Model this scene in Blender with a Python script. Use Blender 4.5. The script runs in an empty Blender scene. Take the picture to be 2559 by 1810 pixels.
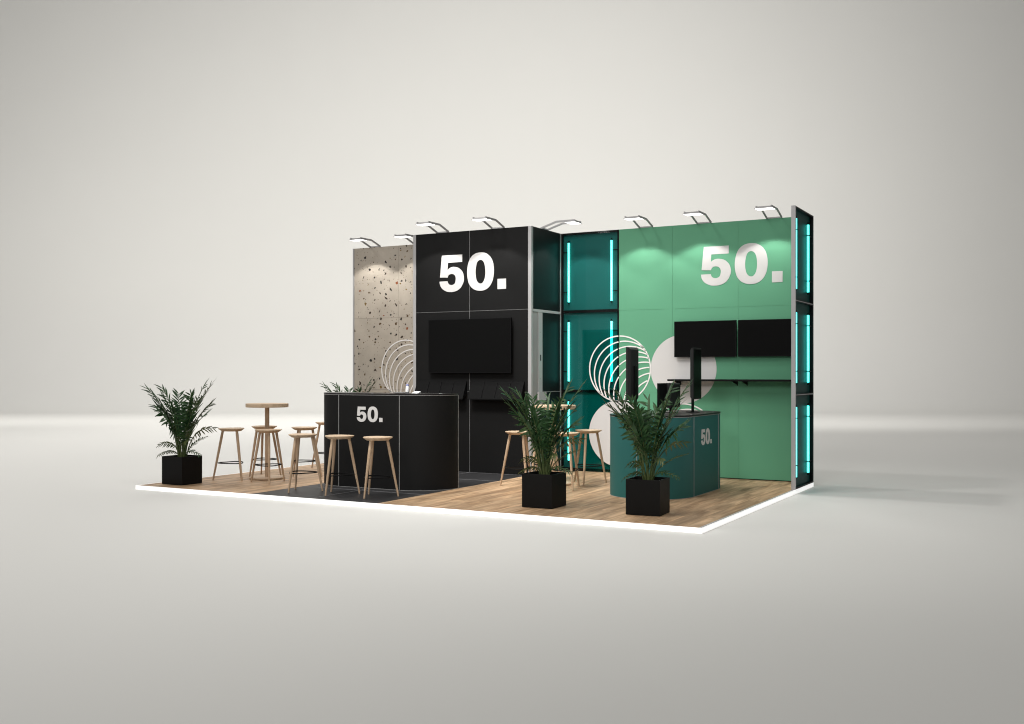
import bpy, bmesh, math, random
from mathutils import Vector, Matrix

random.seed(7)
S = bpy.context.scene
COL = S.collection
PI = math.pi
def R(a): return math.radians(a)

# ------------------------------------------------------------------ camera
YAW = 0.5051
CAM = Vector((3.0647, -9.1534, 1.4318))
FWD = Vector((-math.sin(YAW), math.cos(YAW), 0))
RGT = Vector((math.cos(YAW), math.sin(YAW), 0))
cd = bpy.data.cameras.new('camera')
cam = bpy.data.objects.new('camera', cd)
COL.objects.link(cam)
cam.location = CAM
cam.rotation_euler = (R(90), 0, YAW)
cd.sensor_fit = 'HORIZONTAL'
cd.sensor_width = 36.0
cd.lens = 36.0 * 2578.28 / 2559.0
cd.shift_y = (931.556 - 905.0) / 2559.0
cd.clip_start = 0.1
cd.clip_end = 400
S.camera = cam

def at(fwd, right, z):
    """a place given in metres ahead of and beside the camera"""
    p = CAM + FWD * fwd + RGT * right
    return Vector((p.x, p.y, z))

# ------------------------------------------------------------------ world, studio lights and added fills
W = bpy.data.worlds.new('World')
S.world = W
W.use_nodes = True
bg = W.node_tree.nodes['Background']
bg.inputs['Color'].default_value = (1.0, 0.99, 0.97, 1)
bg.inputs['Strength'].default_value = 0.285

def aim(o, target):
    o.rotation_euler = (Vector(target) - o.location).to_track_quat('-Z', 'Y').to_euler()

def spot(name, loc, target, watts, deg, blend, radius, colour=(1, 0.98, 0.945)):
    d = bpy.data.lights.new(name, 'SPOT')
    d.energy = watts; d.spot_size = R(deg); d.spot_blend = blend
    d.shadow_soft_size = radius; d.color = colour
    o = bpy.data.objects.new(name, d); COL.objects.link(o)
    o.location = loc; aim(o, target)
    return o

def area(name, loc, target, watts, sx, sy, colour=(1, 0.98, 0.945), spread=180):
    d = bpy.data.lights.new(name, 'AREA')
    d.shape = 'RECTANGLE'; d.size = sx; d.size_y = sy; d.energy = watts; d.color = colour
    d.spread = R(spread)
    o = bpy.data.objects.new(name, d); COL.objects.link(o)
    o.location = loc; aim(o, target)
    return o

# wash on the far backdrop, pools on the floor, two weak keys that cast the shadows on the right
spot('backdrop_wash', at(20, -1.5, 11), at(43, -1.5, 9), 9750, 130, 1.0, 1.5)
spot('backdrop_wash_left', at(24, -18, 7), at(43, -18, 5), 3690, 130, 1.0, 1.5)
spot('backdrop_wash_right', at(22, 9, 9), at(43, 9, 8.2), 5200, 140, 1.0, 1.5)
spot('floor_pool_left', at(14, -9, 10), at(14, -9, 0), 1130, 150, 1.0, 1.2)
spot('floor_pool_far_left', at(30, -20, 17), at(30, -20, 0), 1550, 140, 1.0, 1.2)
spot('floor_pool_mid_left', at(19, -12, 14), at(19, -12, 0), 1550, 140, 1.0, 1.2)
spot('floor_pool_near', at(9, -1, 8), at(9, -1, 0), 380, 130, 1.0, 1.0)
spot('floor_pool_front_left', at(8, -5, 9), at(8, -5, 0), 690, 150, 1.0, 1.2)
spot('floor_pool_front', at(5, -1, 8), at(5, -1, 0), 110, 150, 1.0, 1.2)
spot('floor_pool_right', at(24, 6, 12), at(24, 6, 0), 1150, 140, 1.0, 1.2)
spot('floor_pool_far_right', at(34, 10, 17), at(34, 10, 0), 450, 140, 1.0, 1.2)
spot('floor_pool_far', at(28, -6, 14), at(28, -6, 0), 5400, 120, 1.0, 2.0)
tgt = Vector((-1.5, 2.5, 1.0))
d1 = Vector((1.42, 1.42, -3.52)).normalized()
d2 = Vector((1.55, -0.30, -3.52)).normalized()
spot('front_key_lamp', tgt - d1 * 16, tgt, 1560, 46, 0.9, 0.65)
spot('side_key_lamp', tgt - d2 * 16, tgt, 1560, 46, 0.9, 0.4)
spot('front_fill', at(-2, -4, 6.5), (-2.4, 3.2, 1.2), 1750, 50, 1.0, 1.5)  # soft fill added to brighten the walls facing the camera
spot('stand_fill_right', (1.3, -3.6, 7.2), (-2.5, 3.0, 0.3), 400, 46, 1.0, 0.8)  # added fill for the oak floor and right-facing sides, no fitting of the stand
spot('stand_fill_left', (-4.2, -2.0, 8), (-3.8, 3.3, 0.3), 2700, 44, 1.0, 0.8)  # added overhead fill that brightens the stand floor, no fitting of the stand

S.view_settings.view_transform = 'Standard'
S.view_settings.look = 'None'
S.view_settings.exposure = 0
S.view_settings.gamma = 1
S.view_settings.use_curve_mapping = False
S.cycles.max_bounces = 8
S.cycles.use_denoising = True
S.cycles.filter_width = 1.1

# ------------------------------------------------------------------ materials
def srgb(r, g, b):
    f = lambda c: ((c / 255) / 12.92) if c / 255 <= 0.04045 else (((c / 255) + 0.055) / 1.055) ** 2.4
    return (f(r), f(g), f(b), 1)

def N(nt, kind, **kw):
    n = nt.nodes.new(kind)
    for k, v in kw.items():
        if hasattr(n, k): setattr(n, k, v)
        else: n.inputs[k].default_value = v
    return n

def paint(name, col, rough=0.5, metal=0.0, var=0.06, scale=3.0, bump=0.0, bscale=200.0, spec=0.5, coat=0.0):
    m = bpy.data.materials.new(name); m.use_nodes = True
    nt = m.node_tree; b = nt.nodes['Principled BSDF']
    tc = N(nt, 'ShaderNodeTexCoord')
    no = N(nt, 'ShaderNodeTexNoise'); no.inputs['Scale'].default_value = scale; no.inputs['Detail'].default_value = 6
    nt.links.new(tc.outputs['Object'], no.inputs['Vector'])
    mix = N(nt, 'ShaderNodeMix', data_type='RGBA')
    mix.inputs[6].default_value = tuple(c * (1 - var) for c in col[:3]) + (1,)
    mix.inputs[7].default_value = tuple(min(1, c * (1 + var)) for c in col[:3]) + (1,)
    nt.links.new(no.outputs['Fac'], mix.inputs[0])
    nt.links.new(mix.outputs[2], b.inputs['Base Color'])
    mr = N(nt, 'ShaderNodeMapRange')
    mr.inputs['To Min'].default_value = max(0.02, rough - 0.06); mr.inputs['To Max'].default_value = min(1, rough + 0.06)
    nt.links.new(no.outputs['Fac'], mr.inputs['Value']); nt.links.new(mr.outputs['Result'], b.inputs['Roughness'])
    b.inputs['Metallic'].default_value = metal
    b.inputs['Specular IOR Level'].default_value = spec
    b.inputs['Coat Weight'].default_value = coat
    if bump:
        n2 = N(nt, 'ShaderNodeTexNoise'); n2.inputs['Scale'].default_value = bscale
        nt.links.new(tc.outputs['Object'], n2.inputs['Vector'])
        bp = N(nt, 'ShaderNodeBump'); bp.inputs['Strength'].default_value = bump; bp.inputs['Distance'].default_value = 0.002
        nt.links.new(n2.outputs['Fac'], bp.inputs['Height']); nt.links.new(bp.outputs['Normal'], b.inputs['Normal'])
    return m

def glow(name, col, strength):
    m = bpy.data.materials.new(name); m.use_nodes = True
    nt = m.node_tree; b = nt.nodes['Principled BSDF']
    b.inputs['Base Color'].default_value = (0.6, 0.6, 0.6, 1)
    b.inputs['Emission Color'].default_value = col
    b.inputs['Emission Strength'].default_value = strength
    return m

def wood(name, dark, light, axis, along=1.2, across=26.0, rough=0.5, plank=None):
    """grain stretched along one axis (0 x, 1 y, 2 z); plank = (width, length) adds floor boards running along y"""
    m = bpy.data.materials.new(name); m.use_nodes = True
    nt = m.node_tree; b = nt.nodes['Principled BSDF']; L = nt.links
    tc = N(nt, 'ShaderNodeTexCoord')
    src = tc.outputs['Object']
    sc = [across] * 3; sc[axis] = along
    mp = N(nt, 'ShaderNodeMapping'); mp.inputs['Scale'].default_value = sc
    if plank:
        sw = N(nt, 'ShaderNodeMapping'); sw.inputs['Rotation'].default_value = (0, 0, R(90))
        L.new(src, sw.inputs['Vector'])
        br = N(nt, 'ShaderNodeTexBrick')
        br.inputs['Scale'].default_value = 1.0
        br.inputs['Brick Width'].default_value = plank[1]; br.inputs['Row Height'].default_value = plank[0]
        br.inputs['Mortar Size'].default_value = 0.0012; br.inputs['Mortar Smooth'].default_value = 0.2
        br.inputs['Color1'].default_value = (0, 0, 0, 1); br.inputs['Color2'].default_value = (1, 1, 1, 1)
        br.inputs['Mortar'].default_value = (0.5, 0.5, 0.5, 1)
        br.offset = 0.37
        L.new(sw.outputs['Vector'], br.inputs['Vector'])
        off = N(nt, 'ShaderNodeVectorMath', operation='MULTIPLY_ADD')
        L.new(br.outputs['Color'], off.inputs[0]); off.inputs[1].default_value = (7.3, 3.7, 5.1)
        L.new(src, off.inputs[2])
        L.new(off.outputs[0], mp.inputs['Vector'])
    else:
        L.new(src, mp.inputs['Vector'])
    n1 = N(nt, 'ShaderNodeTexNoise'); n1.inputs['Scale'].default_value = 1.0; n1.inputs['Detail'].default_value = 8
    n1.inputs['Roughness'].default_value = 0.62; n1.inputs['Distortion'].default_value = 0.6
    L.new(mp.outputs['Vector'], n1.inputs['Vector'])
    ramp = N(nt, 'ShaderNodeValToRGB')
    ramp.color_ramp.elements[0].position = 0.33; ramp.color_ramp.elements[0].color = dark
    ramp.color_ramp.elements[1].position = 0.68; ramp.color_ramp.elements[1].color = light
    L.new(n1.outputs['Fac'], ramp.inputs['Fac'])
    out = ramp.outputs['Color']
    if plank:
        # broad figure within each board
        mp2 = N(nt, 'ShaderNodeMapping'); s2 = [5.0, 5.0, 5.0]; s2[axis] = 0.9
        mp2.inputs['Scale'].default_value = s2
        L.new(off.outputs[0], mp2.inputs['Vector'])
        n2 = N(nt, 'ShaderNodeTexNoise'); n2.inputs['Scale'].default_value = 1.0; n2.inputs['Detail'].default_value = 4
        n2.inputs['Distortion'].default_value = 1.2
        L.new(mp2.outputs['Vector'], n2.inputs['Vector'])
        r2 = N(nt, 'ShaderNodeMapRange'); r2.inputs['From Min'].default_value = 0.3; r2.inputs['From Max'].default_value = 0.7
        r2.inputs['To Min'].default_value = 0.62; r2.inputs['To Max'].default_value = 1.18
        L.new(n2.outputs['Fac'], r2.inputs['Value'])
        mul = N(nt, 'ShaderNodeVectorMath', operation='SCALE'); L.new(out, mul.inputs[0]); L.new(r2.outputs['Result'], mul.inputs['Scale'])
        r3 = N(nt, 'ShaderNodeMapRange'); r3.inputs['To Min'].default_value = 0.86; r3.inputs['To Max'].default_value = 1.1
        L.new(br.outputs['Color'], r3.inputs['Value'])
        mul2 = N(nt, 'ShaderNodeVectorMath', operation='SCALE'); L.new(mul.outputs[0], mul2.inputs[0]); L.new(r3.outputs['Result'], mul2.inputs['Scale'])
        inv = N(nt, 'ShaderNodeMapRange'); inv.inputs['To Min'].default_value = 1.0; inv.inputs['To Max'].default_value = 0.62
        L.new(br.outputs['Fac'], inv.inputs['Value'])
        mul3 = N(nt, 'ShaderNodeVectorMath', operation='SCALE'); L.new(mul2.outputs[0], mul3.inputs[0]); L.new(inv.outputs['Result'], mul3.inputs['Scale'])
        out = mul3.outputs[0]
    L.new(out, b.inputs['Base Color'])
    b.inputs['Specular IOR Level'].default_value = 0.25
    b.inputs['Roughness'].default_value = rough
    bp = N(nt, 'ShaderNodeBump'); bp.inputs['Strength'].default_value = 0.15; bp.inputs['Distance'].default_value = 0.002
    L.new(n1.outputs['Fac'], bp.inputs['Height']); L.new(bp.outputs['Normal'], b.inputs['Normal'])
    return m

def terrazzo(name):
    m = bpy.data.materials.new(name); m.use_nodes = True
    nt = m.node_tree; b = nt.nodes['Principled BSDF']; L = nt.links
    tc = N(nt, 'ShaderNodeTexCoord')
    base = N(nt, 'ShaderNodeTexNoise'); base.inputs['Scale'].default_value = 1.7; base.inputs['Detail'].default_value = 9
    base.inputs['Roughness'].default_value = 0.6
    L.new(tc.outputs['Object'], base.inputs['Vector'])
    ramp = N(nt, 'ShaderNodeValToRGB')
    ramp.color_ramp.elements[0].position = 0.3; ramp.color_ramp.elements[0].color = (0.375, 0.328, 0.272, 1)
    ramp.color_ramp.elements[1].position = 0.7; ramp.color_ramp.elements[1].color = (0.52, 0.463, 0.39, 1)
    L.new(base.outputs['Fac'], ramp.inputs['Fac'])
    cur = ramp.outputs['Color']
    sx_ = N(nt, 'ShaderNodeSeparateXYZ'); L.new(tc.outputs['Object'], sx_.inputs[0])
    flat = N(nt, 'ShaderNodeCombineXYZ'); L.new(sx_.outputs['X'], flat.inputs['X']); L.new(sx_.outputs['Z'], flat.inputs['Y'])
    wob = N(nt, 'ShaderNodeTexNoise'); wob.inputs['Scale'].default_value = 17.0; wob.inputs['Detail'].default_value = 2
    L.new(flat.outputs[0], wob.inputs['Vector'])
    wsc = N(nt, 'ShaderNodeVectorMath', operation='MULTIPLY_ADD'); wsc.inputs[1].default_value = (0.075, 0.075, 0)
    L.new(wob.outputs['Color'], wsc.inputs[0]); L.new(flat.outputs[0], wsc.inputs[2])
    for scale, size, keep, cols in (
            (21.0, 0.17, 0.42, ((0, (0.16, 0.14, 0.12)), (0.5, (0.24, 0.2, 0.16)), (0.8, (0.5, 0.46, 0.4)))),
            (9.6, 0.205, 0.64, ((0, (0.012, 0.009, 0.007)), (0.4, (0.036, 0.019, 0.009)), (0.66, (0.085, 0.045, 0.012)),
                               (0.84, (0.17, 0.105, 0.02)), (0.95, (0.24, 0.06, 0.012))))):
        vo = N(nt, 'ShaderNodeTexVoronoi', feature='F1', voronoi_dimensions='2D'); vo.inputs['Scale'].default_value = scale
        L.new(wsc.outputs[0], vo.inputs['Vector'])
        sep = N(nt, 'ShaderNodeSeparateColor'); L.new(vo.outputs['Color'], sep.inputs['Color'])
        rad = N(nt, 'ShaderNodeMapRange'); rad.inputs['From Min'].default_value = 1 - keep; rad.inputs['From Max'].default_value = 1.0
        rad.inputs['To Min'].default_value = size * 0.25; rad.inputs['To Max'].default_value = size
        L.new(sep.outputs['Red'], rad.inputs['Value'])
        on = N(nt, 'ShaderNodeMath', operation='GREATER_THAN'); on.inputs[1].default_value = 1 - keep
        L.new(sep.outputs['Red'], on.inputs[0])
        lt = N(nt, 'ShaderNodeMath', operation='LESS_THAN'); L.new(vo.outputs['Distance'], lt.inputs[0]); L.new(rad.outputs['Result'], lt.inputs[1])
        msk = N(nt, 'ShaderNodeMath', operation='MULTIPLY'); L.new(on.outputs[0], msk.inputs[0]); L.new(lt.outputs[0], msk.inputs[1])
        cr = N(nt, 'ShaderNodeValToRGB'); cr.color_ramp.interpolation = 'CONSTANT'
        els = cr.color_ramp.elements
        els[0].position = 0; els[0].color = cols[0][1] + (1,)
        els[1].position = cols[1][0]; els[1].color = cols[1][1] + (1,)
        for p, c in cols[2:]:
            e = els.new(p); e.color = c + (1,)
        L.new(sep.outputs['Green'], cr.inputs['Fac'])
        mx = N(nt, 'ShaderNodeMix', data_type='RGBA')
        L.new(msk.outputs[0], mx.inputs[0]); L.new(cur, mx.inputs[6]); L.new(cr.outputs['Color'], mx.inputs[7])
        cur = mx.outputs[2]
    L.new(cur, b.inputs['Base Color'])
    b.inputs['Roughness'].default_value = 0.6
    return m

def leafmat(name, c1, c2):
    m = bpy.data.materials.new(name); m.use_nodes = True
    nt = m.node_tree; b = nt.nodes['Principled BSDF']; L = nt.links
    tc = N(nt, 'ShaderNodeTexCoord')
    no = N(nt, 'ShaderNodeTexNoise'); no.inputs['Scale'].default_value = 9.0; no.inputs['Detail'].default_value = 3
    L.new(tc.outputs['Object'], no.inputs['Vector'])
    rp = N(nt, 'ShaderNodeValToRGB')
    rp.color_ramp.elements[0].position = 0.35; rp.color_ramp.elements[0].color = c1
    rp.color_ramp.elements[1].position = 0.7; rp.color_ramp.elements[1].color = c2
    L.new(no.outputs['Fac'], rp.inputs['Fac']); L.new(rp.outputs['Color'], b.inputs['Base Color'])
    b.inputs['Roughness'].default_value = 0.42
    b.inputs['Specular IOR Level'].default_value = 0.32
    return m

def pane(name, tint, gloss=0.06):
    m = bpy.data.materials.new(name); m.use_nodes = True
    nt = m.node_tree; nt.nodes.clear()
    o = N(nt, 'ShaderNodeOutputMaterial'); t = N(nt, 'ShaderNodeBsdfTransparent'); g = N(nt, 'ShaderNodeBsdfGlossy')
    no = N(nt, 'ShaderNodeTexNoise'); no.inputs['Scale'].default_value = 4.0
    mr = N(nt, 'ShaderNodeMapRange'); mr.inputs['To Min'].default_value = 0.04; mr.inputs['To Max'].default_value = 0.1
    nt.links.new(no.outputs['Fac'], mr.inputs['Value']); nt.links.new(mr.outputs['Result'], g.inputs['Roughness'])
    t.inputs['Color'].default_value = tint
    mx = N(nt, 'ShaderNodeMixShader'); mx.inputs[0].default_value = gloss
    nt.links.new(t.outputs[0], mx.inputs[1]); nt.links.new(g.outputs[0], mx.inputs[2]); nt.links.new(mx.outputs[0], o.inputs['Surface'])
    return m

M = {}
M['backdrop'] = paint('backdrop_paper', (0.718, 0.712, 0.688), 0.75, var=0.012, scale=0.6, bump=0.05, bscale=60)
M['planks'] = wood('oak_planks', (0.29, 0.172, 0.09, 1), (0.67, 0.465, 0.29, 1), 1, 1.25, 12.5, 0.5, plank=(0.185, 1.55))
M['oak'] = wood('light_oak', (0.40, 0.275, 0.175, 1), (0.60, 0.445, 0.31, 1), 2, 2.0, 30.0, 0.5)
M['oak_flat'] = wood('light_oak_flat', (0.47, 0.335, 0.22, 1), (0.64, 0.49, 0.35, 1), 0, 2.0, 26.0, 0.5)
M['tile'] = paint('black_tile', (0.024, 0.024, 0.0255), 0.5, var=0.2, scale=2.2, bump=0.06, spec=0.3)
M['grout'] = paint('pale_grout', (0.24, 0.24, 0.25), 0.8)
M['strip'] = glow('white_light_strip', (1, 0.99, 0.975, 1), 0.62)
M['strip'].node_tree.nodes['Principled BSDF'].inputs['Base Color'].default_value = (0.88, 0.88, 0.87, 1)
M['alu'] = paint('satin_aluminium', (0.45, 0.445, 0.45), 0.42, 0.25, var=0.08, scale=1.5)
M['alu_light'] = paint('bright_aluminium', (0.52, 0.52, 0.53), 0.35, 0.2, var=0.05)
M['alu_dark'] = paint('dark_aluminium', (0.16, 0.155, 0.15), 0.4, 0.5, var=0.08)
M['terrazzo'] = terrazzo('terrazzo_print')
M['black'] = paint('black_panel', (0.0112, 0.0112, 0.0114), 0.55, var=0.12, scale=1.2, bump=0.05, spec=0.07)
M['black_gloss'] = paint('black_gloss_panel', (0.0085, 0.0115, 0.0115), 0.45, var=0.15, scale=1.2, spec=0.16)
M['black_matt'] = paint('black_matt_metal', (0.0085, 0.0085, 0.0088), 0.5, var=0.15, scale=5, spec=0.08)
M['rack'] = paint('black_rack_metal', (0.0055, 0.0055, 0.0057), 0.55, var=0.15, scale=5, spec=0.05)
M['black_frame'] = paint('black_frame', (0.006, 0.006, 0.0065), 0.4, var=0.2, scale=3, spec=0.1)
M['display_black'] = paint('display_housing', (0.028, 0.028, 0.0285), 0.5, var=0.1, scale=4, spec=0.12)
M['filler'] = paint('grey_filler_panel', (0.30, 0.30, 0.305), 0.55, var=0.05, spec=0.2)
M['screen'] = paint('dark_screen', (0.0048, 0.0048, 0.0049), 0.3, var=0.1, scale=1.0, spec=0.07)
M['planter'] = paint('black_planter_paint', (0.0082, 0.0080, 0.0078), 0.5, var=0.15, scale=6, bump=0.04, spec=0.1)
M['soil'] = paint('dark_soil', (0.008, 0.006, 0.005), 0.95, var=0.5, scale=40, bump=0.8, bscale=90)
M['green'] = paint('mint_green_print', (0.122, 0.355, 0.215), 0.6, var=0.035, scale=1.3, spec=0.2)
M['green_gap'] = paint('panel_joint', (0.108, 0.305, 0.183), 0.7)
M['gap_grey'] = paint('terrazzo_joint', (0.27, 0.24, 0.205), 0.8)
M['white'] = paint('white_print', (0.64, 0.63, 0.625), 0.6, var=0.02, spec=0.2)
M['white_ring'] = paint('white_ring_print', (0.86, 0.84, 0.825), 0.5, var=0.01, spec=0.2)
M['white_letter'] = paint('white_letter', (0.60, 0.59, 0.585), 0.5, var=0.03, scale=3, spec=0.3)
M['seam'] = paint('pale_seam', (0.33, 0.33, 0.33), 0.5, 0.2)
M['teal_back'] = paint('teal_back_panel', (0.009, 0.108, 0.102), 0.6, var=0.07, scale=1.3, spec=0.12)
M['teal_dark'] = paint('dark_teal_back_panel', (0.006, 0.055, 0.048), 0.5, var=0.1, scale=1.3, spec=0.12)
M['neon'] = glow('turquoise_neon', (0.045, 1.0, 0.88, 1), 3.4)
M['pane'] = pane('clear_pane', (0.96, 0.985, 0.98, 1), 0.012)
M['print'] = pane('teal_film', (0.42, 0.90, 0.88, 1), 0.012)
M['teal'] = paint('petrol_counter', (0.026, 0.128, 0.122), 0.5, var=0.05, scale=1.2, spec=0.2)
M['top'] = paint('dark_worktop', (0.014, 0.0125, 0.013), 0.35, var=0.2, scale=6, spec=0.25)
M['lampface'] = glow('lamp_face', (1, 0.985, 0.96, 1), 4.0)
M['leaf'] = leafmat('palm_leaf', (0.013, 0.044, 0.015, 1), (0.052, 0.122, 0.042, 1))
M['leaf_pale'] = leafmat('palm_leaf_pale', (0.045, 0.075, 0.022, 1), (0.14, 0.155, 0.055, 1))
M['stem'] = leafmat('palm_stem', (0.05, 0.09, 0.026, 1), (0.13, 0.155, 0.055, 1))
M['ceramic'] = paint('white_ceramic', (0.72, 0.72, 0.73), 0.25, var=0.02)
M['lilac'] = paint('lilac_cap', (0.28, 0.30, 0.52), 0.4)
M['card'] = paint('pale_card', (0.62, 0.63, 0.64), 0.4)
M['inner'] = paint('grey_liner', (0.72, 0.72, 0.73), 0.6, var=0.05)

# ------------------------------------------------------------------ mesh helpers
class MB:
    """collects shapes in world metres; build() links them as ONE mesh object"""
    def __init__(self): self.v = []; self.f = []; self.s = []
    def add(self, vs, fs, smooth=False):
        n = len(self.v); self.v += [tuple(p) for p in vs]
        self.f += [tuple(i + n for i in f) for f in fs]; self.s += [smooth] * len(fs)
        return self
    def box(self, x0, x1, y0, y1, z0, z1):
        vs = [(x, y, z) for z in (z0, z1) for y in (y0, y1) for x in (x0, x1)]
        return self.add(vs, [(0, 2, 3, 1), (4, 5, 7, 6), (0, 1, 5, 4), (2, 6, 7, 3), (0, 4, 6, 2), (1, 3, 7, 5)])
    def prism(self, pts, z0, z1, smooth=False):
        n = len(pts)
        vs = [(x, y, z0) for x, y in pts] + [(x, y, z1) for x, y in pts]
        self.add(vs, [tuple(range(n))[::-1], tuple(range(n, 2 * n))])
        return self.add(vs, [(i, (i + 1) % n, n + (i + 1) % n, n + i) for i in range(n)], smooth)
    def tube(self, pts, r, n=10, caps=True, smooth=True, closed=False):
        pts = [Vector(p) for p in pts]; m = len(pts)
        rs = r if isinstance(r, (list, tuple)) else [r] * m
        rings = []; up0 = None
        for i in range(m):
            if closed: t = pts[(i + 1) % m] - pts[i - 1]
            else: t = pts[min(i + 1, m - 1)] - pts[max(i - 1, 0)]
            t.normalize()
            if up0 is None:
                up0 = Vector((0, 0, 1)) if abs(t.z) < 0.9 else Vector((1, 0, 0))
            a = t.cross(up0).normalized(); bq = a.cross(t).normalized(); up0 = bq
            rings.append([pts[i] + (a * math.cos(2 * PI * k / n) + bq * math.sin(2 * PI * k / n)) * rs[i] for k in range(n)])
        vs = [p for rg in rings for p in rg]; fs = []
        for i in range(m if closed else m - 1):
            j = (i + 1) % m
            for k in range(n):
                fs.append((i * n + k, i * n + (k + 1) % n, j * n + (k + 1) % n, j * n + k))
        self.add(vs, fs, smooth)
        if caps and not closed:
            self.add(rings[0], [tuple(range(n))[::-1]]); self.add(rings[-1], [tuple(range(n))])
        return self
    def loft(self, rings, smooth=False, caps=True):
        n = len(rings[0]); vs = [p for rg in rings for p in rg]; fs = []
        for i in range(len(rings) - 1):
            for k in range(n):
                fs.append((i * n + k, i * n + (k + 1) % n, (i + 1) * n + (k + 1) % n, (i + 1) * n + k))
        self.add(vs, fs, smooth)
        if caps:
            self.add(rings[0], [tuple(range(n))[::-1]]); self.add(rings[-1], [tuple(range(n))])
        return self
    def lathe(self, prof, cx, cy, n=40, smooth=False):
        return self.loft([[(cx + r * math.cos(2 * PI * k / n), cy + r * math.sin(2 * PI * k / n), z) for k in range(n)] for r, z in prof], smooth)
    def bar(self, a, b, w, h):
        """straight bar of rectangular section: w sideways, h upwards"""
        a = Vector(a); b = Vector(b); t = (b - a).normalized()
        up = Vector((0, 0, 1)) if abs(t.z) < 0.95 else Vector((0, 1, 0))
        s = t.cross(up).normalized(); u = s.cross(t).normalized()
        rg = lambda p: [p - s * w / 2 - u * h / 2, p + s * w / 2 - u * h / 2, p + s * w / 2 + u * h / 2, p - s * w / 2 + u * h / 2]
        return self.loft([rg(a), rg(b)])
    def build(self, name, mat, parent=None, origin=None):
        me = bpy.data.meshes.new(name)
        o3 = Vector(origin) if origin is not None else (world_loc(parent) if parent else Vector((0, 0, 0)))
        me.from_pydata([tuple(Vector(p) - o3) for p in self.v], [], self.f)
        for p, s in zip(me.polygons, self.s): p.use_smooth = s
        bm = bmesh.new(); bm.from_mesh(me)
        bmesh.ops.recalc_face_normals(bm, faces=bm.faces); bm.to_mesh(me); bm.free()
        me.materials.append(mat)
        o = bpy.data.objects.new(name, me); COL.objects.link(o)
        if parent: o.parent = parent
        else: o.location = o3
        return o

def world_loc(o):
    p = Vector((0, 0, 0))
    while o is not None:
        p += o.location; o = o.parent
    return p

def tag(o, label=None, cat=None, group=None, kind=None):
    if label: o['label'] = label
    if cat: o['category'] = cat
    if group: o['group'] = group
    if kind: o['kind'] = kind
    return o

def thing(name, loc, label, cat, group=None, rz=0):
    o = bpy.data.objects.new(name, None); COL.objects.link(o)
    o.empty_display_size = 0.1
    o.location = loc; o.rotation_euler = (0, 0, rz)
    return tag(o, label, cat, group)

def copy_tree(o, parent=None):
    c = o.copy(); COL.objects.link(c)
    if parent is not None: c.parent = parent
    for ch in [k for k in bpy.data.objects if k.parent == o]:
        copy_tree(ch, c)
    return c

def Mbox(*a): return MB().box(*a)

# ------------------------------------------------------------------ writing and printed graphics
FIVE=[(0.077,1.002,1),(0.744,1.000,1),(0.744,0.796,1),(0.279,0.793,1),(0.263,0.596,1),(0.306,0.630,0),(0.372,0.661,0),(0.458,0.673,0),(0.566,0.657,0),(0.642,0.626,0),(0.717,0.565,0),(0.765,0.494,0),(0.792,0.410,0),(0.800,0.342,0),(0.792,0.264,0),(0.765,0.193,0),(0.717,0.117,0),(0.685,0.077,0),(0.599,0.021,0),(0.512,-0.010,0),(0.404,-0.022,0),(0.279,-0.015,0),(0.186,0.018,0),(0.104,0.065,0),(0.049,0.125,0),(0.016,0.191,0),(0.000,0.280,1),(0.263,0.285,1),(0.276,0.241,0),(0.301,0.205,0),(0.339,0.181,0),(0.388,0.172,0),(0.442,0.178,0),(0.491,0.204,0),(0.518,0.249,0),(0.534,0.331,0),(0.526,0.386,0),(0.502,0.433,0),(0.464,0.464,0),(0.410,0.477,0),(0.350,0.474,0),(0.306,0.451,0),(0.282,0.420,0),(0.271,0.382,1),(0.016,0.395,1)]
ZERO=[(1.333,1.025,0),(1.422,1.018,0),(1.501,0.993,0),(1.584,0.944,0),(1.647,0.884,0),(1.699,0.801,0),(1.735,0.691,0),(1.754,0.564,0),(1.754,0.457,0),(1.735,0.323,0),(1.704,0.221,0),(1.647,0.124,0),(1.584,0.059,0),(1.511,0.013,0),(1.428,-0.014,0),(1.323,-0.022,0),(1.228,-0.012,0),(1.143,0.013,0),(1.069,0.057,0),(1.005,0.119,0),(0.952,0.203,0),(0.920,0.314,0),(0.906,0.423,0),(0.904,0.524,0),(0.915,0.642,0),(0.942,0.750,0),(0.984,0.852,0),(1.048,0.930,0),(1.133,0.989,0),(1.228,1.018,0)]
ZEROIN=[(1.333,0.823,0),(1.375,0.811,0),(1.417,0.778,0),(1.449,0.724,0),(1.475,0.623,0),(1.485,0.505,0),(1.480,0.397,0),(1.459,0.299,0),(1.422,0.224,0),(1.375,0.182,0),(1.326,0.174,0),(1.275,0.189,0),(1.233,0.227,0),(1.201,0.288,0),(1.180,0.393,0),(1.173,0.502,0),(1.184,0.619,0),(1.212,0.736,0),(1.244,0.787,0),(1.286,0.815,0)]
DOT=[(1.864,0.278,1),(2.131,0.276,1),(2.131,0.000,1),(1.864,-0.001,1)]


def smooth_loop(pts, n=4):
    out = []; m = len(pts)
    for i in range(m):
        p1 = pts[i]; p2 = pts[(i + 1) % m]
        p0 = pts[i - 1] if not p1[2] else p1
        p3 = pts[(i + 2) % m] if not p2[2] else p2
        if p1[2] and p2[2]:
            out.append((p1[0], p1[1])); continue
        for k in range(n):
            t = k / n
            q = []
            for a in (0, 1):
                q.append(0.5 * (2 * p1[a] + (p2[a] - p0[a]) * t + (2 * p0[a] - 5 * p1[a] + 4 * p2[a] - p3[a]) * t * t
                                + (3 * p1[a] - p0[a] - 3 * p2[a] + p3[a]) * t ** 3))
            out.append(tuple(q))
    return out

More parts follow.
